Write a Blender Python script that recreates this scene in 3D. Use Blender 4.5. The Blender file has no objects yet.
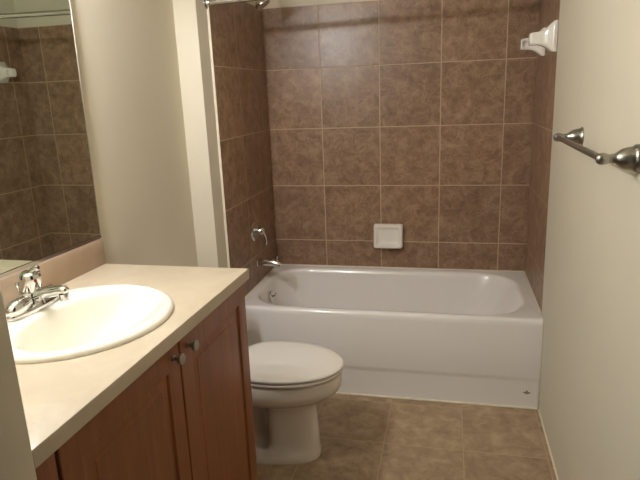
import bpy, bmesh, math, random
from mathutils import Vector, Matrix
S = bpy.context.scene
C = S.collection
PI = math.pi
W = 1.524

# ------------------------------------------------------------------ camera
cam_d = bpy.data.cameras.new('camera')
cam = bpy.data.objects.new('camera', cam_d); C.objects.link(cam); S.camera = cam
cam_d.sensor_width = 36.0
cam_d.lens = 566.57 * 36.0 / 640.0
cam_d.clip_start = 0.02
yaw, pitch, roll = -0.2287, -0.2536, -0.0391
fw = Vector((math.sin(yaw)*math.cos(pitch), math.cos(yaw)*math.cos(pitch), math.sin(pitch)))
rt = Vector((math.cos(yaw), -math.sin(yaw), 0)); up = rt.cross(fw)
r2 = math.cos(roll)*rt + math.sin(roll)*up
u2 = -math.sin(roll)*rt + math.cos(roll)*up
M = Matrix((r2, u2, -fw)).transposed().to_4x4()
M.translation = Vector((1.0791, -3.3796, 1.5374))
cam.matrix_world = M

# ------------------------------------------------------------------ world and exposure
wd = bpy.data.worlds.new('dim_hallway'); S.world = wd; wd.use_nodes = True
wd.node_tree.nodes['Background'].inputs[0].default_value = (1.0, 0.95, 0.85, 1)
wd.node_tree.nodes['Background'].inputs[1].default_value = 0.025
LAMP_STRENGTH = 920.0
LAMP_COLOR = (0.97, 1.005, 1.05)
S.view_settings.view_transform = 'Standard'
S.view_settings.look = 'None'
S.view_settings.exposure = 0.0
S.view_settings.gamma = 1.0
S.view_settings.use_curve_mapping = False

# ------------------------------------------------------------------ materials
def srgb(r, g, b):
    f = lambda c: (c/255/12.92) if c <= 10 else ((c/255+0.055)/1.055)**2.4
    return (f(r), f(g), f(b), 1)

def new_mat(name):
    m = bpy.data.materials.new(name); m.use_nodes = True
    nt = m.node_tree
    return m, nt, nt.nodes['Principled BSDF']

def N(nt, typ, **kw):
    n = nt.nodes.new(typ)
    for k, v in kw.items():
        if isinstance(k, str) and hasattr(n, k): setattr(n, k, v)
    return n

def math_n(nt, op, a, b=None, c=None):
    n = nt.nodes.new('ShaderNodeMath'); n.operation = op
    for i, v in enumerate((a, b, c)):
        if v is None: continue
        if isinstance(v, (int, float)): n.inputs[i].default_value = v
        else: nt.links.new(v, n.inputs[i])
    return n.outputs[0]

def mix_n(nt, fac, a, b):
    n = nt.nodes.new('ShaderNodeMix'); n.data_type = 'RGBA'
    if isinstance(fac, (int, float)): n.inputs['Factor'].default_value = fac
    else: nt.links.new(fac, n.inputs['Factor'])
    for s, v in ((6, a), (7, b)):
        if isinstance(v, tuple): n.inputs[s].default_value = v
        else: nt.links.new(v, n.inputs[s])
    return n.outputs[2]

def ramp_n(nt, fac, stops):
    n = nt.nodes.new('ShaderNodeValToRGB')
    el = n.color_ramp.elements
    while len(el) < len(stops): el.new(0.5)
    for e, (p, c) in zip(el, stops):
        e.position = p; e.color = c
    nt.links.new(fac, n.inputs[0])
    return n.outputs[0]

def noise_n(nt, vec, scale, detail=4, rough=0.55, dist=0.0):
    n = nt.nodes.new('ShaderNodeTexNoise')
    n.inputs['Scale'].default_value = scale; n.inputs['Detail'].default_value = detail
    n.inputs['Roughness'].default_value = rough; n.inputs['Distortion'].default_value = dist
    nt.links.new(vec, n.inputs['Vector'])
    return n.outputs['Fac']

def bump_n(nt, height, strength, distance, bsdf):
    b = nt.nodes.new('ShaderNodeBump')
    b.inputs['Strength'].default_value = strength; b.inputs['Distance'].default_value = distance
    nt.links.new(height, b.inputs['Height']); nt.links.new(b.outputs[0], bsdf.inputs['Normal'])

def plain(name, col, rough=0.5, metal=0.0, coat=0.0, noise=0.0, nscale=8.0, bump=0.0, bscale=120.0, spec=0.5):
    m, nt, p = new_mat(name)
    p.inputs['Roughness'].default_value = rough; p.inputs['Metallic'].default_value = metal
    p.inputs['Coat Weight'].default_value = coat; p.inputs['Coat Roughness'].default_value = 0.06
    p.inputs['Specular IOR Level'].default_value = spec
    tc = nt.nodes.new('ShaderNodeTexCoord').outputs['Object']
    f = noise_n(nt, tc, nscale, 3)
    d = tuple(c*(1-noise) for c in col[:3]) + (1,)
    l = tuple(min(1, c*(1+noise)) for c in col[:3]) + (1,)
    nt.links.new(ramp_n(nt, f, [(0.3, d), (0.7, l)]), p.inputs['Base Color'])
    if bump:
        bump_n(nt, noise_n(nt, tc, bscale, 3), bump, 0.002, p)
    return m

def tile_mat(name, axes, offs, size, dark, mid, light, grout, rough, gw=0.0022, vein=0.75, bs=0.5):
    """stone-look ceramic tile; axes: the two object axes that carry the grid"""
    m, nt, p = new_mat(name)
    tc = nt.nodes.new('ShaderNodeTexCoord').outputs['Object']
    sep = nt.nodes.new('ShaderNodeSeparateXYZ'); nt.links.new(tc, sep.inputs[0])
    ds = []; ids = []
    for a, o in zip(axes, offs):
        u = math_n(nt, 'DIVIDE', math_n(nt, 'SUBTRACT', sep.outputs[a], o), size)
        ids.append(math_n(nt, 'FLOOR', u))
        fr = math_n(nt, 'FRACT', u)
        ds.append(math_n(nt, 'MULTIPLY', math_n(nt, 'MINIMUM', fr, math_n(nt, 'SUBTRACT', 1.0, fr)), size))
    d = math_n(nt, 'MINIMUM', ds[0], ds[1])
    wob = math_n(nt, 'MULTIPLY', math_n(nt, 'SUBTRACT', noise_n(nt, tc, 40, 2), 0.5), 0.0012)
    d = math_n(nt, 'ADD', d, wob)
    mask = nt.nodes.new('ShaderNodeMapRange'); mask.interpolation_type = 'SMOOTHSTEP'
    mask.inputs['From Min'].default_value = gw*0.6; mask.inputs['From Max'].default_value = gw*1.5
    nt.links.new(d, mask.inputs['Value']); tilef = mask.outputs['Result']
    cid = nt.nodes.new('ShaderNodeCombineXYZ')
    nt.links.new(ids[0], cid.inputs[0]); nt.links.new(ids[1], cid.inputs[1])
    wn = nt.nodes.new('ShaderNodeTexWhiteNoise'); nt.links.new(cid.outputs[0], wn.inputs['Vector'])
    shift = nt.nodes.new('ShaderNodeVectorMath'); shift.operation = 'MULTIPLY_ADD'
    nt.links.new(wn.outputs['Color'], shift.inputs[0]); shift.inputs[1].default_value = (9, 9, 9)
    nt.links.new(tc, shift.inputs[2]); v = shift.outputs[0]
    n1 = noise_n(nt, v, 15, 8, 0.70, 0.5)
    col = ramp_n(nt, n1, [(0.30, dark), (0.5, mid), (0.72, light)])
    n2 = noise_n(nt, v, 10, 8, 0.68, 0.9)
    ridge = math_n(nt, 'SUBTRACT', 1.0, math_n(nt, 'MULTIPLY', math_n(nt, 'ABSOLUTE', math_n(nt, 'SUBTRACT', n2, 0.5)), 26.0))
    ridge = math_n(nt, 'MULTIPLY', math_n(nt, 'MAXIMUM', ridge, 0.0), noise_n(nt, v, 9, 3))
    col = mix_n(nt, math_n(nt, 'MULTIPLY', ridge, vein), col, light)
    tint = math_n(nt, 'MULTIPLY_ADD', wn.outputs['Value'], 0.14, 0.93)
    vm = nt.nodes.new('ShaderNodeVectorMath'); vm.operation = 'SCALE'
    nt.links.new(col, vm.inputs[0]); nt.links.new(tint, vm.inputs['Scale'])
    nt.links.new(mix_n(nt, tilef, grout, vm.outputs[0]), p.inputs['Base Color'])
    rr = math_n(nt, 'MULTIPLY_ADD', tilef, rough-0.8, 0.8)
    nt.links.new(rr, p.inputs['Roughness'])
    p.inputs['Specular IOR Level'].default_value = 0.4 if rough < 0.35 else 0.3
    h = math_n(nt, 'ADD', tilef, math_n(nt, 'MULTIPLY', n1, 0.25))
    bump_n(nt, h, bs, 0.002, p)
    return m

TS = 0.3467
TD, TM_, TL = srgb(118, 90, 71), srgb(145, 114, 92), srgb(178, 148, 122)
GR = srgb(196, 171, 146)
m_tile_back = tile_mat('brown_tile_back', (0, 2), (0.3333, 0.6385), TS, TD, TM_, TL, GR, 0.31, gw=0.0024)
m_tile_side = tile_mat('brown_tile_side', (1, 2), (-0.467, 0.6385), TS, TD, TM_, TL, GR, 0.40, gw=0.0025, bs=0.15)
m_floor = tile_mat('brown_floor_tile', (0, 1), (0.817, -1.14), TS, srgb(138, 115, 91), srgb(166, 141, 113), srgb(192, 168, 139), srgb(188, 165, 136), 0.42, 0.002, 0.35)
m_paint = plain('beige_wall_paint', srgb(217, 207, 187), 0.62, bump=0.12, bscale=90, noise=0.015, nscale=3)
m_ceil = plain('white_ceiling_paint', srgb(204, 195, 174), 0.8, bump=0.2, bscale=60)
m_tub = plain('tub_enamel', srgb(243, 237, 234), 0.16, coat=0.3, noise=0.008, nscale=2)
m_porc = plain('white_porcelain', srgb(238, 230, 222), 0.10, coat=0.4, noise=0.006, nscale=3)
m_seat = plain('white_plastic_seat', srgb(240, 232, 225), 0.22, noise=0.006, nscale=3)
m_sink = plain('bright_white_porcelain', srgb(242, 236, 222), 0.08, coat=0.5, noise=0.005, nscale=3)
m_ceramic = plain('white_glazed_ceramic', srgb(246, 239, 229), 0.12, coat=0.4, noise=0.006, nscale=9)
m_caulk = plain('white_caulk', srgb(232, 220, 200), 0.6, noise=0.05, nscale=30)
m_chrome = plain('polished_chrome', (0.66, 0.65, 0.63, 1), 0.10, 1.0, noise=0.01)
m_nickel = plain('brushed_nickel', (0.38, 0.365, 0.335, 1), 0.30, 1.0, noise=0.04, nscale=60)
m_enamel = plain('white_enamelled_metal', srgb(232, 226, 214), 0.5)
m_pewter = plain('dull_pewter', (0.40, 0.37, 0.32, 1), 0.36, 1.0, noise=0.05, nscale=80)
m_dark = plain('dark_void', srgb(34, 26, 20), 0.8)
m_red = plain('red_dot', srgb(170, 30, 24), 0.3)
m_emblem = plain('grey_emblem', srgb(142, 132, 124), 0.4)
m_label = plain('beige_edge', srgb(226, 206, 176), 0.5)

def laminate(name='beige_laminate', k=1.0):
    m, nt, p = new_mat(name)
    tc = nt.nodes.new('ShaderNodeTexCoord').outputs['Object']
    n1 = noise_n(nt, tc, 6, 6, 0.65, 0.8); n2 = noise_n(nt, tc, 45, 3)
    c = ramp_n(nt, n1, [(0.3, srgb(188, 170, 147)), (0.55, srgb(197, 181, 158)), (0.75, srgb(206, 191, 170))])
    c = mix_n(nt, math_n(nt, 'MULTIPLY', n2, 0.18), c, srgb(192, 168, 142))
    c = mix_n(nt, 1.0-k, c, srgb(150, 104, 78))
    nt.links.new(c, p.inputs['Base Color']); p.inputs['Roughness'].default_value = 0.38
    return m
m_lam = laminate(); m_lam2 = laminate('pinkish_shaded_laminate', 0.66)  # second copy, for the backsplash: grazing-light shade put into the laminate colour

def wood():
    m, nt, p = new_mat('cherry_wood')
    tc = nt.nodes.new('ShaderNodeTexCoord').outputs['Object']
    mp = nt.nodes.new('ShaderNodeMapping'); mp.inputs['Scale'].default_value = (14, 14, 1.1)
    nt.links.new(tc, mp.inputs[0]); v = mp.outputs[0]
    n1 = noise_n(nt, v, 2.2, 6, 0.6, 1.2); n2 = noise_n(nt, v, 14, 3, 0.6)
    c = ramp_n(nt, n1, [(0.25, srgb(117, 66, 34)), (0.5, srgb(139, 82, 44)), (0.78, srgb(159, 98, 57))])
    c = mix_n(nt, math_n(nt, 'MULTIPLY', n2, 0.28), c, srgb(112, 62, 38))
    nt.links.new(c, p.inputs['Base Color']); p.inputs['Roughness'].default_value = 0.36
    bump_n(nt, n2, 0.06, 0.001, p)
    return m
m_wood = wood()

def mirror_mat():
    m, nt, p = new_mat('silvered_mirror')
    tc = nt.nodes.new('ShaderNodeTexCoord').outputs['Object']
    f = noise_n(nt, tc, 1.5, 2)
    nt.links.new(ramp_n(nt, f, [(0, (0.70, 0.78, 0.68, 1)), (1, (0.73, 0.81, 0.71, 1))]), p.inputs['Base Color'])
    p.inputs['Metallic'].default_value = 1; p.inputs['Roughness'].default_value = 0.015
    return m
m_mirror = mirror_mat()

def bulb_mat():
    m, nt, p = new_mat('glowing_frosted_bulb')
    p.inputs['Base Color'].default_value = (0.9, 0.88, 0.82, 1)
    p.inputs['Emission Color'].default_value = LAMP_COLOR + (1,)
    p.inputs['Emission Strength'].default_value = LAMP_STRENGTH
    return m
m_bulb = bulb_mat()

# ------------------------------------------------------------------ mesh helpers (all coordinates are world coordinates)
ROOT = {}
def obj(name, bm, mat, parent=None, label=None, loc=None, smooth=35):
    base = Vector(ROOT[parent.name]) if parent else Vector(loc or (0, 0, 0))
    bmesh.ops.recalc_face_normals(bm, faces=bm.faces)
    bmesh.ops.translate(bm, verts=bm.verts, vec=-base)
    me = bpy.data.meshes.new(name); bm.to_mesh(me); bm.free()
    for m in (mat if isinstance(mat, (list, tuple)) else [mat]): me.materials.append(m)
    for pl in me.polygons: pl.use_smooth = True
    me.set_sharp_from_angle(angle=math.radians(smooth))
    o = bpy.data.objects.new(name, me); C.objects.link(o)
    if parent: o.parent = parent
    else: o.location = base
    ROOT[o.name] = tuple(base)
    if label: o['label'] = label
    return o

def tag(o, label, cat, group=None):
    o['label'] = label; o['category'] = cat
    if group: o['group'] = group
    return o

def thing(name, loc, label, cat, group=None):
    o = bpy.data.objects.new(name, None); C.objects.link(o); o.location = loc
    o.empty_display_size = 0.05
    ROOT[o.name] = tuple(loc)
    return tag(o, label, cat, group)

def struct(name, bm, mat, smooth=35):
    o = obj(name, bm, mat, smooth=smooth); o['kind'] = 'structure'
    return o

def add_box(bm, x0, x1, y0, y1, z0, z1, bevel=0.0, seg=2):
    g = bmesh.ops.create_cube(bm, size=1.0)
    for v in g['verts']:
        v.co = Vector(((x0+x1)/2 + v.co.x*(x1-x0), (y0+y1)/2 + v.co.y*(y1-y0), (z0+z1)/2 + v.co.z*(z1-z0)))
    if bevel:
        es = list({e for v in g['verts'] for e in v.link_edges})
        bmesh.ops.bevel(bm, geom=es, offset=bevel, segments=seg, profile=0.5, affect='EDGES')
    return bm

def box(*a, **k): return add_box(bmesh.new(), *a, **k)

def loft(bm, rings, cap0=True, cap1=True):
    rv = [[bm.verts.new(p) for p in r] for r in rings]
    n = len(rings[0])
    for a, b in zip(rv, rv[1:]):
        for i in range(n):
            j = (i+1) % n
            bm.faces.new((a[i], a[j], b[j], b[i]))
    if cap0: bm.faces.new(list(reversed(rv[0])))
    if cap1: bm.faces.new(rv[-1])
    return bm

def frame(d):
    d = Vector(d).normalized()
    a = Vector((0, 0, 1)) if abs(d.z) < 0.9 else Vector((1, 0, 0))
    u = d.cross(a).normalized(); v = d.cross(u).normalized()
    return d, u, v

def lathe(bm, origin, axis, prof, n=28, cap0=True, cap1=True, flat=1.0):
    """prof: list of (distance along axis, radius)"""
    d, u, v = frame(axis); o = Vector(origin)
    rings = [[o + d*t + (u*math.cos(2*PI*i/n) + v*math.sin(2*PI*i/n)*flat)*max(r, 1e-4) for i in range(n)] for t, r in prof]
    return loft(bm, rings, cap0, cap1)

def tube(bm, pts, rad, n=14):
    pts = [Vector(p) for p in pts]
    rad = rad if isinstance(rad, (list, tuple)) else [rad]*len(pts)
    d0, u, v = frame(pts[1]-pts[0]); rings = []
    for i, p in enumerate(pts):
        t = (pts[min(i+1, len(pts)-1)] - pts[max(i-1, 0)]).normalized()
        u = (u - t*u.dot(t)).normalized(); v = t.cross(u)
        rings.append([p + (u*math.cos(2*PI*k/n) + v*math.sin(2*PI*k/n))*rad[i] for k in range(n)])
    return loft(bm, rings)

def bez(a, b, c, d, n=10):
    a, b, c, d = map(Vector, (a, b, c, d)); out = []
    for i in range(n+1):
        t = i/n; s = 1-t
        out.append(a*s**3 + b*3*s*s*t + c*3*s*t*t + d*t**3)
    return out

def rrect(x0, x1, y0, y1, r, nc=10, ne=8):
    """rounded rectangle loop, counter-clockwise, equal point count for any size"""
    r = min(r, (x1-x0)/2-1e-4, (y1-y0)/2-1e-4); out = []
    cs = [(x1-r, y0+r, -PI/2), (x1-r, y1-r, 0), (x0+r, y1-r, PI/2), (x0+r, y0+r, PI)]
    for k, (cx, cy, a0) in enumerate(cs):
        arc = [(cx + r*math.cos(a0+PI/2*i/nc), cy + r*math.sin(a0+PI/2*i/nc)) for i in range(nc+1)]
        out += arc
        nx, ny, na = cs[(k+1) % 4]
        q = (nx + r*math.cos(na), ny + r*math.sin(na))
        for i in range(1, ne):
            t = i/ne; out.append((arc[-1][0]*(1-t)+q[0]*t, arc[-1][1]*(1-t)+q[1]*t))
    return out

def ellipse(cx, cy, ax, ay, n=64, e=1.0):
    f = lambda c: math.copysign(abs(c)**e, c)
    return [(cx + ax*f(math.cos(2*PI*i/n)), cy + ay*f(math.sin(2*PI*i/n))) for i in range(n)]

def z_(loop, z): return [(x, y, z) for x, y in loop]

# ------------------------------------------------------------------ the room
CEIL = 2.44
struct('floor', box(-0.35, 1.75, -3.9, 0.15, -0.08, 0.0), m_floor)
struct('ceiling', box(-0.35, 1.75, -2.81, 0.15, CEIL, CEIL+0.08), m_ceil)
SK = 0.009                                                  # the left wall and all along it run slightly out of square
bm = bmesh.new()
xa, xb = -0.125+0.76*SK, -0.125-1.14*SK
loft(bm, [[(-0.32, -2.81, z), (xb, -2.81, z), (xa, -0.91, z), (-0.32, -0.91, z)] for z in (0, CEIL)])
struct('wall_left', bm, m_paint)
struct('wall_left_stub', box(-0.30, -0.010, -0.91, 0.13, 0, CEIL, bevel=0.004), m_paint)
struct('wall_back', box(-0.010, 1.539, 0.010, 0.13, 0, CEIL), m_paint)
bm = bmesh.new()                                            # right-hand room wall, a hair out of plumb
lo, hi = 1.531, 1.520
vs = [bm.verts.new(p) for p in ((lo, -2.81, 0), (1.70, -2.81, 0), (1.70, -0.660, 0), (lo, -0.660, 0),
                                (hi, -2.81, CEIL), (1.70, -2.81, CEIL), (1.70, -0.660, CEIL), (hi, -0.660, CEIL))]
for f in ((0, 1, 2, 3), (4, 5, 6, 7), (0, 1, 5, 4), (1, 2, 6, 5), (2, 3, 7, 6), (3, 0, 4, 7)):
    bm.faces.new([vs[i] for i in f])
struct('wall_right', bm, m_paint)
struct('wall_right_alcove', box(1.539, 1.70, -0.660, 0.13, 0, CEIL), m_paint)
bm = box(-0.125, 0.424, -2.81, -2.695, 0, CEIL, bevel=0.004)
add_box(bm, 1.38, 1.520, -2.81, -2.695, 0, CEIL, bevel=0.004)
add_box(bm, 0.424, 1.38, -2.81, -2.695, 2.06, CEIL)
struct('wall_front', bm, m_paint)
WR = 1.529                                                  # face of the right tiling
TT = 2.025                                                  # top of the tiling
struct('wall_back_tile', box(0, WR, 0.0, 0.010, 0.44, TT), m_tile_back)
bm = box(-0.010, 0.0, -0.790, 0.0, 0.44, TT, bevel=0.002); add_box(bm, -0.010, 0.0, -0.790, -0.748, 0.0, 0.44)
struct('wall_left_tile', bm, m_tile_side)
bm = box(WR, WR+0.010, -0.659, 0.0, 0.44, TT)
struct('wall_right_tile', bm, m_tile_side)
# caulk seams
struct('trim_1', box(0.0, W, -0.7510, -0.7380, 0.0, 0.006, bevel=0.002), m_caulk)
bm = box(0.0, W, -0.006, 0.0, 0.4665, 0.4735, bevel=0.002)
add_box(bm, WR-0.006, WR, -0.659, -0.006, 0.4665, 0.4735, bevel=0.002)
add_box(bm, 0, 0.006, -0.735, -0.006, 0.4665, 0.4725, bevel=0.002)
struct('trim_2', bm, m_caulk)
struct('trim_3', box(lo-0.006, lo+0.004, -2.69, -0.75, 0.0, 0.006, bevel=0.002), m_caulk)
struct('trim_5', box(1.5265, 1.5315, -0.7435, -0.735, 0.035, 0.455), m_paint)
struct('trim_4', box(-0.013, 0.0015, -0.7945, -0.790, 0.0, TT, bevel=0.0015), m_caulk)

# ------------------------------------------------------------------ bathtub
t = thing('bathtub', (W/2, -0.37, 0), 'long white enamelled bathtub set in the brown tiled alcove', 'bathtub')
RIM = 0.467
X0, X1, YB, YF = 0.002, W+0.003, -0.002, -0.746
rings = []
def outer(front, z, r=0.006): rings.append(z_(rrect(X0, X1, front, YB, r), z))
outer(YF+0.006, 0.0); outer(YF+0.008, 0.138); outer(YF+0.007, 0.146); outer(YF+0.002, 0.160); outer(YF, 0.170)
outer(YF, 0.30); outer(YF+0.001, 0.43)
for a in (20, 40, 60, 75, 90):
    q = math.radians(a); R_ = 0.022
    rings.append(z_(rrect(X0, X1, YF+0.001+R_*(1-math.cos(q)), YB, 0.008), RIM-R_+R_*math.sin(q)))
def inner(i, z, r, rf=1.0, ib=1.0): rings.append(z_(rrect(0.046+i*0.75, 1.462-i*rf, -0.702+i, -0.048-i*ib, r), z))
inner(-0.014, RIM, 0.215); inner(-0.006, RIM-0.001, 0.212); inner(0.0, RIM-0.004, 0.208); inner(0.006, RIM-0.011, 0.205)
inner(0.012, RIM-0.025, 0.20, 1.2); inner(0.022, 0.40, 0.195, 1.8); inner(0.036, 0.32, 0.19, 2.4); inner(0.05, 0.24, 0.18, 3.0)
inner(0.064, 0.17, 0.17, 3.5); inner(0.082, 0.125, 0.15, 3.6); inner(0.105, 0.098, 0.13, 3.4); inner(0.14, 0.084, 0.11, 2.9)
inner(0.19, 0.078, 0.08, 2.3)
obj('tub_shell', loft(bmesh.new(), rings), m_tub, t, smooth=50)
ov = obj('overflow_plate', lathe(bmesh.new(), (0.072, -0.385, 0.390), (1, 0, 0.10), [(-0.02, 0.026), (0.004, 0.036), (0.010, 0.035), (0.013, 0.028), (0.014, 0.012), (0.014, 0.0)]), m_chrome, t, 'chrome overflow plate')
bm = tube(bmesh.new(), [(0.084, -0.385, 0.392), (0.098, -0.385, 0.398), (0.104, -0.385, 0.412)], [0.006, 0.005, 0.004], 10)
obj('trip_lever', bm, m_chrome, ov)
obj('drain', lathe(bmesh.new(), (0.30, -0.37, 0.0775), (0, 0, 1), [(0, 0.035), (0.003, 0.034), (0.004, 0.024), (0.001, 0.02), (0.001, 0.0)]), m_chrome, t, 'chrome drain')
bm = bmesh.new()                                            # small grey emblem low on the apron
for cx, cz, ax, az in ((-0.009, 0.001, 0.008, 0.0042), (0.009, 0.001, 0.008, 0.0042), (0, 0.007, 0.0045, 0.007), (0, -0.003, 0.009, 0.0035)):
    e0 = [(1.471+cx+ax*math.cos(2*PI*i/20), YF+0.010, 0.082+cz+az*math.sin(2*PI*i/20)) for i in range(20)]
    e1 = [(x, YF+0.0060, z) for x, y, z in e0]
    loft(bm, [e0, e1])
obj('emblem', bm, m_emblem, t, 'small grey maker emblem')

# ------------------------------------------------------------------ vanity cabinet
CY0, CY1 = -2.690, -1.674
FX = 0.402
t = thing('vanity_cabinet', (0.13, (CY0+CY1)/2, 0), 'reddish brown wooden vanity cabinet under the beige counter', 'cabinet')
def panel(*a): obj(a[0], box(*a[1:], bevel=0.0012), m_wood, t)
panel('side_panel', -0.122, FX-0.0185, CY1-0.018, CY1, 0.0, 0.9435)
panel('side_panel', -0.122, FX-0.0185, CY0, CY0+0.018, 0.0, 0.9435)
panel('bottom_panel', -0.122, FX-0.0185, CY0+0.0185, CY1-0.0185, 0.092, 0.110)
panel('toe_kick', FX-0.080, FX-0.065, CY0+0.0185, CY1-0.0185, 0.0, 0.0915)
bm = box(FX-0.018, FX, CY0, CY1, 0.092, 0.135, bevel=0.001)      # face frame round the door openings
add_box(bm, FX-0.018, FX, CY0, CY1, 0.900, 0.9435, bevel=0.001)
for a, b in ((CY0, -2.59), (-2.19, -2.14), (CY1-0.045, CY1)): add_box(bm, FX-0.0178, FX-0.0002, a, b, 0.10, 0.94, bevel=0.001)
obj('face_frame', bm, m_wood, t)
obj('filler_strip', box(FX, FX+0.019, CY0+0.002, -2.632, 0.10, 0.942, bevel=0.002), m_wood, t)
def door(y0, y1, z0, z1, ky, name='door'):
    bm = bmesh.new(); a, b = FX, FX+0.019
    R = lambda i, x: [(x, y0+i, z0+i), (x, y1-i, z0+i), (x, y1-i, z1-i), (x, y0+i, z1-i)]
    f = 0.062
    loft(bm, [R(0, a), R(0, b-0.003), R(0.001, b-0.001), R(0.003, b), R(f-0.004, b), R(f-0.001, b-0.001), R(f, b-0.003), R(f+0.003, b-0.007),
              R(f+0.008, b-0.0075), R(f+0.032, b-0.0035), R(f+0.034, b-0.002), R(f+0.05, b-0.002)])
    d = obj(name, bm, m_wood, t, smooth=20)
    kb = lathe(bmesh.new(), (b, ky, 0.905), (1, 0, 0), [(0, 0.0085), (0.003, 0.0085), (0.005, 0.0055), (0.012, 0.005), (0.015, 0.007), (0.018, 0.0135), (0.022, 0.0150), (0.026, 0.0148), (0.028, 0.0125), (0.0285, 0.0)], 24)
    obj('knob', kb, m_pewter, d, 'round pewter knob')
door(-2.157, -1.686, 0.105, 0.938, -2.116)
door(-2.622, -2.163, 0.105, 0.938, -2.196)

# ------------------------------------------------------------------ countertop
H = 0.980
t = thing('countertop', (0.15, -2.18, 0.944), 'beige laminate vanity countertop with a pinkish, shade-toned backsplash below the mirror', 'countertop')
SCX, SCY, SAX, SAY = 0.140, -2.165, 0.241, 0.258
hole = ellipse(SCX, SCY, SAX-0.022, SAY-0.022, 96)
bm = bmesh.new()                                            # slab with an oval cut-out for the sink
cx0, cx1, cy0, cy1 = -0.123, 0.433, -2.692, -1.666
def to_rect(x, y, ins):
    a, b, c, d = cx0+ins, cx1-ins, cy0+ins, cy1-ins
    dx, dy = x-SCX, y-SCY; s = 1e9
    if dx > 1e-9: s = min(s, (b-SCX)/dx)
    if dx < -1e-9: s = min(s, (a-SCX)/dx)
    if dy > 1e-9: s = min(s, (d-SCY)/dy)
    if dy < -1e-9: s = min(s, (c-SCY)/dy)
    return (SCX+dx*s, SCY+dy*s)
angs = sorted(set([2*PI*i/120 for i in range(120)] + [math.atan2(y-SCY, x-SCX) % (2*PI) for x in (cx0, cx1) for y in (cy0, cy1)]))
dirs = [(SCX+math.cos(a), SCY+math.sin(a)) for a in angs]
hole = [(SCX+math.cos(a)*(SAX-0.022), SCY+math.sin(a)*(SAY-0.022)) for a in angs]
outl = lambda ins: [to_rect(x, y, ins) for x, y in dirs]
rg = [z_(hole, 0.945), z_(outl(0.0), 0.945), z_(outl(0.0), H-0.004), z_(outl(0.0012), H-0.001), z_(outl(0.004), H), z_(hole, H)]
loft(bm, rg, False, False)
obj('worktop', bm, m_lam, t, smooth=30)
obj('backsplash', box(-0.123, -0.104, cy0, cy1+0.001, H-0.001, 1.072, bevel=0.002), m_lam2, t, 'pinkish laminate backsplash with shade in its colour')

# ------------------------------------------------------------------ sink
t = thing('sink', (SCX, SCY, H), 'white oval drop-in sink set in the beige counter', 'sink')
rg = []
def sk(cx, ax, ay, z): rg.append(z_(ellipse(cx, SCY, ax, ay, 80), z))
sk(SCX, SAX, SAY, H+0.0005); sk(SCX, SAX+0.001, SAY+0.001, H+0.005); sk(SCX, SAX-0.002, SAY-0.002, H+0.011); sk(SCX, SAX-0.008, SAY-0.008, H+0.015)
sk(SCX+0.002, SAX-0.018, SAY-0.018, H+0.0165); sk(SCX+0.042, SAX-0.086, SAY-0.033, H+0.0160); sk(SCX+0.046, SAX-0.093, SAY-0.039, H+0.012)
sk(SCX+0.047, SAX-0.097, SAY-0.044, H+0.003); sk(SCX+0.046, SAX-0.103, SAY-0.054, H-0.02); sk(SCX+0.041, SAX-0.114, SAY-0.075, H-0.06)
sk(SCX+0.032, SAX-0.133, SAY-0.110, H-0.10); sk(SCX+0.018, SAX-0.160, SAY-0.160, H-0.130); sk(SCX+0.010, 0.045, 0.05, H-0.145); sk(SCX+0.006, 0.022, 0.022, H-0.150)
obj('basin', loft(bmesh.new(), rg, False, True), m_sink, t, smooth=60)
obj('drain', lathe(bmesh.new(), (SCX+0.006, SCY, H-0.1502), (0, 0, 1), [(0, 0.027), (0.004, 0.026), (0.006, 0.020), (0.004, 0.017), (0.008, 0.014), (0.010, 0.0)]), m_chrome, t, 'chrome drain')

# ------------------------------------------------------------------ faucet
FXc, FYc, FZ = -0.003, -2.150, H+0.0168
t = thing('faucet', (FXc, FYc, FZ), 'chrome single handle faucet on the rim of the white oval sink', 'faucet')
bm = bmesh.new()                                            # winged base: two domed ends joined under the body
rg = []
def wing(hl, hw, z, pinch):
    out = []
    for i in range(64):
        a = 2*PI*i/64
        y = hl*math.copysign(abs(math.sin(a))**0.9, math.sin(a)); x = hw*math.cos(a)
        k = 1 - pinch*math.exp(-(y/0.028)**2)*0.0
        out.append((FXc + x*k, FYc + y, z + 0.0))
    return out
rg = [wing(0.092, 0.027, FZ, 0), wing(0.093, 0.028, FZ+0.006, 0), wing(0.091, 0.027, FZ+0.013, 0), wing(0.082, 0.024, FZ+0.019, 0), wing(0.060, 0.018, FZ+0.024, 0), wing(0.03, 0.010, FZ+0.026, 0)]
loft(bm, rg)
obj('base', bm, m_chrome, t, smooth=60)
for s in (-1, 1):                                           # raised teardrop ends
    bm = bmesh.new()
    pts = [(FXc+0.002, FYc+s*0.020, FZ+0.030), (FXc+0.002, FYc+s*0.040, FZ+0.028), (FXc+0.002, FYc+s*0.066, FZ+0.0255), (FXc+0.002, FYc+s*0.083, FZ+0.020), (FXc+0.002, FYc+s*0.091, FZ+0.014)]
    tube(bm, pts, [0.016, 0.0215, 0.0225, 0.0175, 0.007], 18)
    obj('base_wing', bm, m_chrome, t, smooth=60)
obj('body', lathe(bmesh.new(), (FXc-0.004, FYc, FZ+0.015), (0.06, 0, 1), [(0, 0.034), (0.012, 0.030), (0.024, 0.0275), (0.036, 0.0268), (0.038, 0.025)], 32), m_chrome, t, smooth=60)
h = obj('handle', lathe(bmesh.new(), (FXc-0.001, FYc, FZ+0.055), (0.16, 0, 1), [(0, 0.025), (0.002, 0.0268), (0.03, 0.0268), (0.043, 0.0262), (0.049, 0.0235), (0.052, 0.017), (0.053, 0.0)], 32), m_chrome, t, smooth=60)
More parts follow.
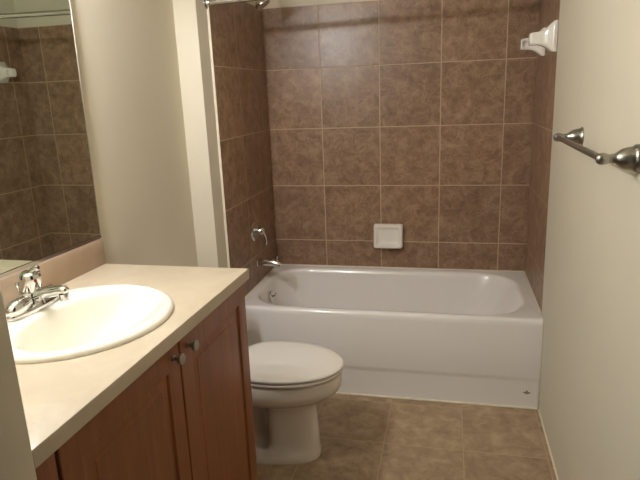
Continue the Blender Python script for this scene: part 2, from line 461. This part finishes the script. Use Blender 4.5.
bm = tube(bmesh.new(), bez((FXc+0.006, FYc, FZ+0.101), (FXc+0.018, FYc, FZ+0.112), (FXc+0.026, FYc, FZ+0.117), (FXc+0.034, FYc, FZ+0.118), 8), [0.011, 0.011, 0.0105, 0.010, 0.0095, 0.009, 0.0085, 0.008, 0.005], 14)
obj('lever', bm, m_chrome, h)
obj('temperature_dot', lathe(bmesh.new(), (FXc+0.0285, FYc-0.012, FZ+0.085), (1, -0.4, -0.16), [(-0.003, 0.0042), (0.0008, 0.0042), (0.0012, 0.003), (0.0013, 0.0)], 16), m_red, h, 'small dark red dot')
sp = bez((FXc+0.010, FYc, FZ+0.040), (FXc+0.05, FYc, FZ+0.050), (FXc+0.075, FYc, FZ+0.058), (FXc+0.102, FYc, FZ+0.058), 12)
rad = [0.019-0.0065*min(1, i/6) for i in range(len(sp))]
obj('spout', tube(bmesh.new(), sp + [sp[-1]+Vector((0.008, 0, -0.002)), sp[-1]+Vector((0.011, 0, -0.004))], rad+[0.010, 0.005], 20), m_chrome, t, smooth=60)
obj('aerator', lathe(bmesh.new(), (FXc+0.099, FYc, FZ+0.048), (0.1, 0, -1), [(0, 0.0125), (0.010, 0.0125), (0.011, 0.0115), (0.018, 0.0115), (0.019, 0.009), (0.017, 0.0)], 22), m_chrome, t)
bm = lathe(bmesh.new(), (FXc-0.036, FYc-0.004, FZ+0.000), (0, 0, 1), [(0, 0.0028), (0.060, 0.0028), (0.062, 0.005), (0.068, 0.007), (0.074, 0.005), (0.076, 0.0)], 14)
obj('pop_up_rod', bm, m_chrome, t)

# ------------------------------------------------------------------ mirror
MY0, MY1, MZ0, MZ1 = -2.685, -1.667, 1.074, 1.93
t = thing('wall_mirror', (-0.122, (MY0+MY1)/2, MZ0), 'frameless wall mirror above the backsplash reflecting the brown tiles', 'mirror')
obj('mirror_glass', box(-0.1245, -0.1185, MY0, MY1, MZ0+0.004, MZ1, bevel=0.0012, seg=1), m_mirror, t)
bm = box(-0.1245, -0.1150, MY0, MY1, MZ0, MZ0+0.003); add_box(bm, -0.1175, -0.1150, MY0, MY1, MZ0+0.003, MZ0+0.010)
obj('bottom_channel', bm, m_chrome, t, 'bright metal channel')
obj('edge_strip', box(-0.1248, -0.1170, MY1, MY1+0.002, MZ0, MZ1, bevel=0.0008), m_pewter, t)

# ------------------------------------------------------------------ toilet
TYc = -1.262
t = thing('toilet', (0.27, TYc, 0), 'white toilet with closed lid between the wooden vanity and the bathtub', 'toilet')
def egg(xb, xf, hw, z, n=112, waist=0.0, e=1.0, split=0.42):
    xm = xb + (xf-xb)*split; out = []
    for i in range(n):
        a = 2*PI*i/n; c, s = math.cos(a), math.sin(a)
        x = xm + (xf-xm)*c if c > 0 else xm + (xm-xb)*math.copysign(abs(c)**0.75, c)
        y = hw*math.copysign(abs(s)**e, s)
        if waist:
            q = 1/(1+math.exp((x-0.338)/0.006)); y *= 1 - waist*q
        out.append((x, TYc+y, z))
    return out
rg = [egg(0.04, 0.552, 0.118, 0.0, e=0.8), egg(0.04, 0.554, 0.120, 0.012, e=0.8), egg(0.04, 0.552, 0.118, 0.030, e=0.8), egg(0.045, 0.549, 0.114, 0.045, waist=0.12, e=0.8),
      egg(0.05, 0.550, 0.110, 0.060, waist=0.45, e=0.8), egg(0.06, 0.548, 0.107, 0.10, waist=0.88, e=0.8), egg(0.06, 0.544, 0.104, 0.16, waist=0.88, e=0.82), egg(0.06, 0.541, 0.103, 0.215, waist=0.84, e=0.85),
      egg(0.06, 0.544, 0.106, 0.245, waist=0.56, e=0.88), egg(0.06, 0.556, 0.118, 0.266, waist=0.38, e=0.92), egg(0.07, 0.586, 0.142, 0.286, waist=0.18, e=0.96), egg(0.08, 0.618, 0.165, 0.306), egg(0.09, 0.642, 0.180, 0.326),
      egg(0.10, 0.652, 0.185, 0.343), egg(0.10, 0.656, 0.186, 0.360), egg(0.10, 0.656, 0.186, 0.392), egg(0.105, 0.652, 0.183, 0.398), egg(0.115, 0.642, 0.175, 0.4015)]
obj('bowl', loft(bmesh.new(), rg), m_porc, t, smooth=60)
rg = [egg(0.19, 0.651, 0.180, 0.4065), egg(0.185, 0.659, 0.187, 0.4085), egg(0.184, 0.662, 0.189, 0.4135), egg(0.185, 0.660, 0.188, 0.4195), egg(0.19, 0.653, 0.182, 0.4225)]
obj('seat', loft(bmesh.new(), rg), m_seat, t, smooth=60)
rg = [egg(0.188, 0.652, 0.181, 0.4265), egg(0.182, 0.663, 0.189, 0.428), egg(0.180, 0.666, 0.191, 0.433), egg(0.181, 0.664, 0.190, 0.438), egg(0.188, 0.654, 0.183, 0.443), egg(0.21, 0.61, 0.155, 0.4465), egg(0.26, 0.53, 0.10, 0.448)]
obj('lid', loft(bmesh.new(), rg), m_seat, t, smooth=60)
for s in (-1, 1): obj('hinge', box(0.150, 0.195, TYc+s*0.075-0.016, TYc+s*0.075+0.016, 0.403, 0.442, bevel=0.006), m_seat, t)
def vbox(x0, x1, y0, y1, z0, z1, r, ins=0.006):
    return loft(bmesh.new(), [z_(rrect(x0+ins, x1-ins, y0+ins, y1-ins, r), z0), z_(rrect(x0, x1, y0, y1, r), z0+ins), z_(rrect(x0, x1, y0, y1, r), z1-ins), z_(rrect(x0+ins, x1-ins, y0+ins, y1-ins, r), z1)])
obj('tank', vbox(-0.105, 0.085, TYc-0.215, TYc+0.215, 0.385, 0.700, 0.035), m_porc, t)
obj('tank_lid', vbox(-0.112, 0.093, TYc-0.223, TYc+0.223, 0.7005, 0.735, 0.038, 0.010), m_porc, t)
bm = lathe(bmesh.new(), (0.084, TYc-0.155, 0.655), (1, 0, 0), [(0, 0.014), (0.008, 0.013), (0.012, 0.007)], 18)
tube(bm, [(0.098, TYc-0.155, 0.655), (0.104, TYc-0.125, 0.652), (0.104, TYc-0.085, 0.645)], [0.006, 0.006, 0.004], 10)
obj('flush_lever', bm, m_chrome, t, 'chrome flush lever')
for s in (-1, 1):
    obj('bolt_cap', lathe(bmesh.new(), (0.255, TYc+s*0.095, 0.033), (0, 0, 1), [(-0.02, 0.014), (0.006, 0.014), (0.014, 0.010), (0.017, 0.0)], 18), m_seat, t)

# ------------------------------------------------------------------ tub spout, valve, shower head, rod
t = thing('tub_spout', (0, -0.372, 0.597), 'chrome tub spout sticking out of the left tiled wall', 'spout')
obj('escutcheon', lathe(bmesh.new(), (-0.002, -0.372, 0.597), (1, 0, 0), [(0, 0.028), (0.006, 0.028), (0.010, 0.024)], 24), m_chrome, t)
sp = bez((0.004, -0.372, 0.597), (0.06, -0.372, 0.599), (0.115, -0.372, 0.600), (0.138, -0.372, 0.578), 12)
obj('spout_body', tube(bmesh.new(), sp, [0.0235-0.002*i/12 for i in range(13)], 20), m_chrome, t, smooth=60)
obj('diverter_knob', lathe(bmesh.new(), (0.118, -0.372, 0.612), (0, 0, 1), [(-0.006, 0.004), (0.012, 0.004), (0.014, 0.007), (0.022, 0.0075), (0.025, 0.004), (0.026, 0.0)], 16), m_chrome, t)

VY, VZ = -0.398, 0.790
t = thing('shower_valve', (0, VY, VZ), 'round chrome shower valve with a curved lever above the tub spout', 'shower valve')
obj('escutcheon', lathe(bmesh.new(), (-0.002, VY, VZ), (1, 0, 0), [(0, 0.058), (0.005, 0.058), (0.010, 0.052), (0.013, 0.040), (0.014, 0.026)], 36), m_chrome, t, smooth=50)
h = obj('hub', lathe(bmesh.new(), (0.008, VY, VZ), (1, 0, 0), [(0, 0.026), (0.022, 0.024), (0.036, 0.022), (0.050, 0.020), (0.056, 0.014), (0.057, 0.0)], 28), m_chrome, t, smooth=50)
lv = bez((0.046, VY, VZ-0.004), (0.064, VY-0.004, VZ-0.012), (0.080, VY-0.010, VZ-0.042), (0.070, VY-0.014, VZ-0.078), 10)
obj('lever', tube(bmesh.new(), lv, [0.011, 0.010, 0.009, 0.008, 0.0075, 0.007, 0.007, 0.007, 0.0075, 0.008, 0.005], 12), m_chrome, t)

t = thing('shower_fixture', (0, -0.388, 2.07), 'chrome shower head on a bent arm high on the left alcove wall', 'shower head')
obj('flange', lathe(bmesh.new(), (-0.012, -0.388, 2.085), (1, 0, 0), [(0, 0.030), (0.006, 0.029), (0.012, 0.012)], 24), m_chrome, t)
arm = bez((-0.008, -0.388, 2.085), (0.05, -0.388, 2.095), (0.078, -0.388, 2.080), (0.100, -0.388, 2.034), 10)
obj('arm', tube(bmesh.new(), arm, 0.0085, 12), m_chrome, t)
obj('head', lathe(bmesh.new(), (0.098, -0.388, 2.037), (0.55, 0, -0.85), [(0, 0.012), (0.012, 0.015), (0.022, 0.018), (0.045, 0.038), (0.055, 0.042), (0.062, 0.041), (0.063, 0.034), (0.061, 0.0)], 28), m_chrome, t)

RY, RZ = -0.797, 1.952
RZ1 = RZ + 0.030
t = thing('shower_rod', (0, RY, RZ), 'chrome shower curtain rod spanning the alcove near the ceiling', 'shower rod')
obj('rod', tube(bmesh.new(), [(-0.003, RY, RZ), (W/2, RY, (RZ+RZ1)/2), (1.516, RY, RZ1)], 0.0125, 18), m_chrome, t)
for x, s, z in ((-0.0115, 1, RZ), (1.5215, -1, RZ1)):
    obj('end_flange', lathe(bmesh.new(), (x, RY, z), (s, 0, 0), [(0, 0.028), (0.006, 0.027), (0.010, 0.018), (0.022, 0.016)], 24), m_chrome, t)

# ------------------------------------------------------------------ soap dish
SX, SZ = 0.7255, 0.676
def sd(hx, hz, r, y, dz=0.0, tilt=0.0):
    return [(SX+x, y + tilt*(z/0.07), SZ+dz+z) for x, z in rrect(-hx, hx, -hz, hz, r, 6, 5)]
rg = [sd(0.090, 0.073, 0.012, -0.0005), sd(0.090, 0.073, 0.012, -0.012), sd(0.088, 0.071, 0.014, -0.034, tilt=0.008), sd(0.085, 0.068, 0.014, -0.043, tilt=0.010), sd(0.080, 0.063, 0.012, -0.046, tilt=0.010),
      sd(0.072, 0.055, 0.010, -0.044, tilt=0.010), sd(0.068, 0.051, 0.010, -0.040, tilt=0.009), sd(0.066, 0.049, 0.012, -0.032, tilt=0.007), sd(0.058, 0.042, 0.014, -0.027, tilt=0.004), sd(0.045, 0.03, 0.014, -0.0255, tilt=0.002)]
o = obj('soap_dish', loft(bmesh.new(), rg), m_ceramic, loc=(SX, 0, SZ), smooth=50)
tag(o, 'white ceramic soap dish fixed to the brown back wall above the tub', 'soap dish')

# ------------------------------------------------------------------ ceramic towel bar brackets on the right tiled wall
def bracket(y, zc):
    prof = [(0.000, 0.052, 0.066, 0.006), (0.010, 0.052, 0.066, 0.008), (0.016, 0.050, 0.064, 0.012), (0.026, 0.042, 0.054, 0.014), (0.040, 0.034, 0.042, 0.014), (0.056, 0.028, 0.033, 0.012),
            (0.074, 0.025, 0.028, 0.010), (0.096, 0.025, 0.027, 0.010), (0.104, 0.024, 0.026, 0.010), (0.110, 0.020, 0.022, 0.010)]
    rg = [[(WR-0.0003-d, y+a, zc - 0.006*d/0.11+b) for a, b in rrect(-hy, hy, -hz, hz, r, 5, 4)] for d, hy, hz, r in prof]
    return loft(bmesh.new(), rg)
def cut(o, cutter_bm):                                      # bore a hole out of a mesh
    me = bpy.data.meshes.new('bore'); cutter_bm.to_mesh(me); cutter_bm.free()
    c = bpy.data.objects.new('bore', me); C.objects.link(c); c.matrix_world = Matrix.Translation(Vector(ROOT[o.name]))
    md = o.modifiers.new('bore', 'BOOLEAN'); md.operation = 'DIFFERENCE'; md.object = c; md.solver = 'EXACT'
    bpy.context.view_layer.update()
    new = bpy.data.meshes.new_from_object(o.evaluated_get(bpy.context.evaluated_depsgraph_get()))
    o.modifiers.clear(); o.data = new; bpy.data.objects.remove(c)
    new.set_sharp_from_angle(angle=math.radians(40))
for y, s, lab in ((-0.556, 1, 'nearer white ceramic towel bar bracket on the right alcove tiles, beside the painted wall'),
                  (-0.225, -1, 'farther white ceramic towel bar bracket, partly hidden behind its nearer twin')):
    t = thing('towel_bracket', (WR, y, 1.74), lab, 'towel bracket', 'ceramic brackets of a missing towel bar')
    p = obj('post', bracket(y, 1.740), m_ceramic, t, smooth=45)
    bore = lathe(bmesh.new(), (-0.089, s*0.006, -0.005), (0, s, 0), [(0, 0.0165), (0.04, 0.0165)], 24)
    cut(p, bore)

# ------------------------------------------------------------------ metal towel bar on the right wall
BZ = 1.357
t = thing('towel_bar', (1.5245, -1.57, BZ), 'brushed nickel towel bar on the beige right wall', 'towel bar')
for y, wx, BX in ((-1.250, 1.5245, 1.447), (-1.885, 1.5165, 1.441)):
    bm = lathe(bmesh.new(), (wx, y, BZ), (-1, 0, 0), [(-0.0075 if y < -1.5 else -0.0005, 0.034), (0.003, 0.034), (0.006, 0.031), (0.009, 0.0285), (0.020, 0.0275), (0.032, 0.0235), (0.042, 0.0165), (0.046, 0.0125), (0.058, 0.0115), (0.0695, 0.0115)], 30)
    pt = obj('post', bm, m_nickel, t, smooth=45)
    obj('end_ball', lathe(bmesh.new(), (BX+0.014, y, BZ), (-1, 0, 0), [(0, 0.0115), (0.004, 0.0135), (0.012, 0.0150), (0.020, 0.0140), (0.026, 0.010), (0.029, 0.0)], 26), m_nickel, pt, smooth=60)
obj('bar', tube(bmesh.new(), [(1.441, -1.885, BZ), (1.444, -1.57, BZ), (1.447, -1.250, BZ)], 0.0088, 18), m_nickel, t)

# ------------------------------------------------------------------ vanity light above the mirror
LY, LZ = -2.20, 2.035
t = thing('vanity_light', (-0.125, LY, LZ), 'row of three small bulbs on a white bar above the wall mirror', 'light fixture')
obj('back_plate', box(-0.1252, -0.090, LY-0.31, LY+0.31, LZ-0.055, LZ+0.055, bevel=0.006), m_enamel, t)
for k in range(3):
    y = LY + (k-1)*0.17
    sc = obj('socket', lathe(bmesh.new(), (-0.0905, y, LZ), (1, 0, 0), [(0, 0.030), (0.010, 0.028), (0.030, 0.016), (0.060, 0.013)], 24), m_chrome, t)
    prof = [(0.0, 0.011)] + [(0.021-0.020*math.cos(a), 0.020*math.sin(a)) for a in [PI*i/14 for i in range(3, 15)]]
    obj('bulb', lathe(bmesh.new(), (-0.0302, y, LZ), (1, 0, 0), prof, 24), m_bulb, sc, smooth=80)

# the vanity top is not quite level: everything on it leans with it
A_ = -0.0105
for nm in ('vanity_cabinet', 'countertop', 'sink', 'faucet', 'wall_mirror'):
    o = bpy.data.objects[nm]; piv = Vector((0, -1.67, 0.98))
    rm = Matrix.Rotation(-SK, 3, 'Z') @ Matrix.Rotation(A_, 3, 'X')
    o.location = piv + rm @ (o.location - piv)
    o.rotation_euler = rm.to_euler()
o = bpy.data.objects['wall_mirror']                         # and the glass sits a little off the wall at its far end
rm = Matrix.Rotation(-0.0068, 3, 'Z'); piv = Vector((-0.133, MY0, 1.0))
o.location = piv + rm @ (o.location - piv)
o.rotation_euler = (rm @ o.rotation_euler.to_matrix()).to_euler()
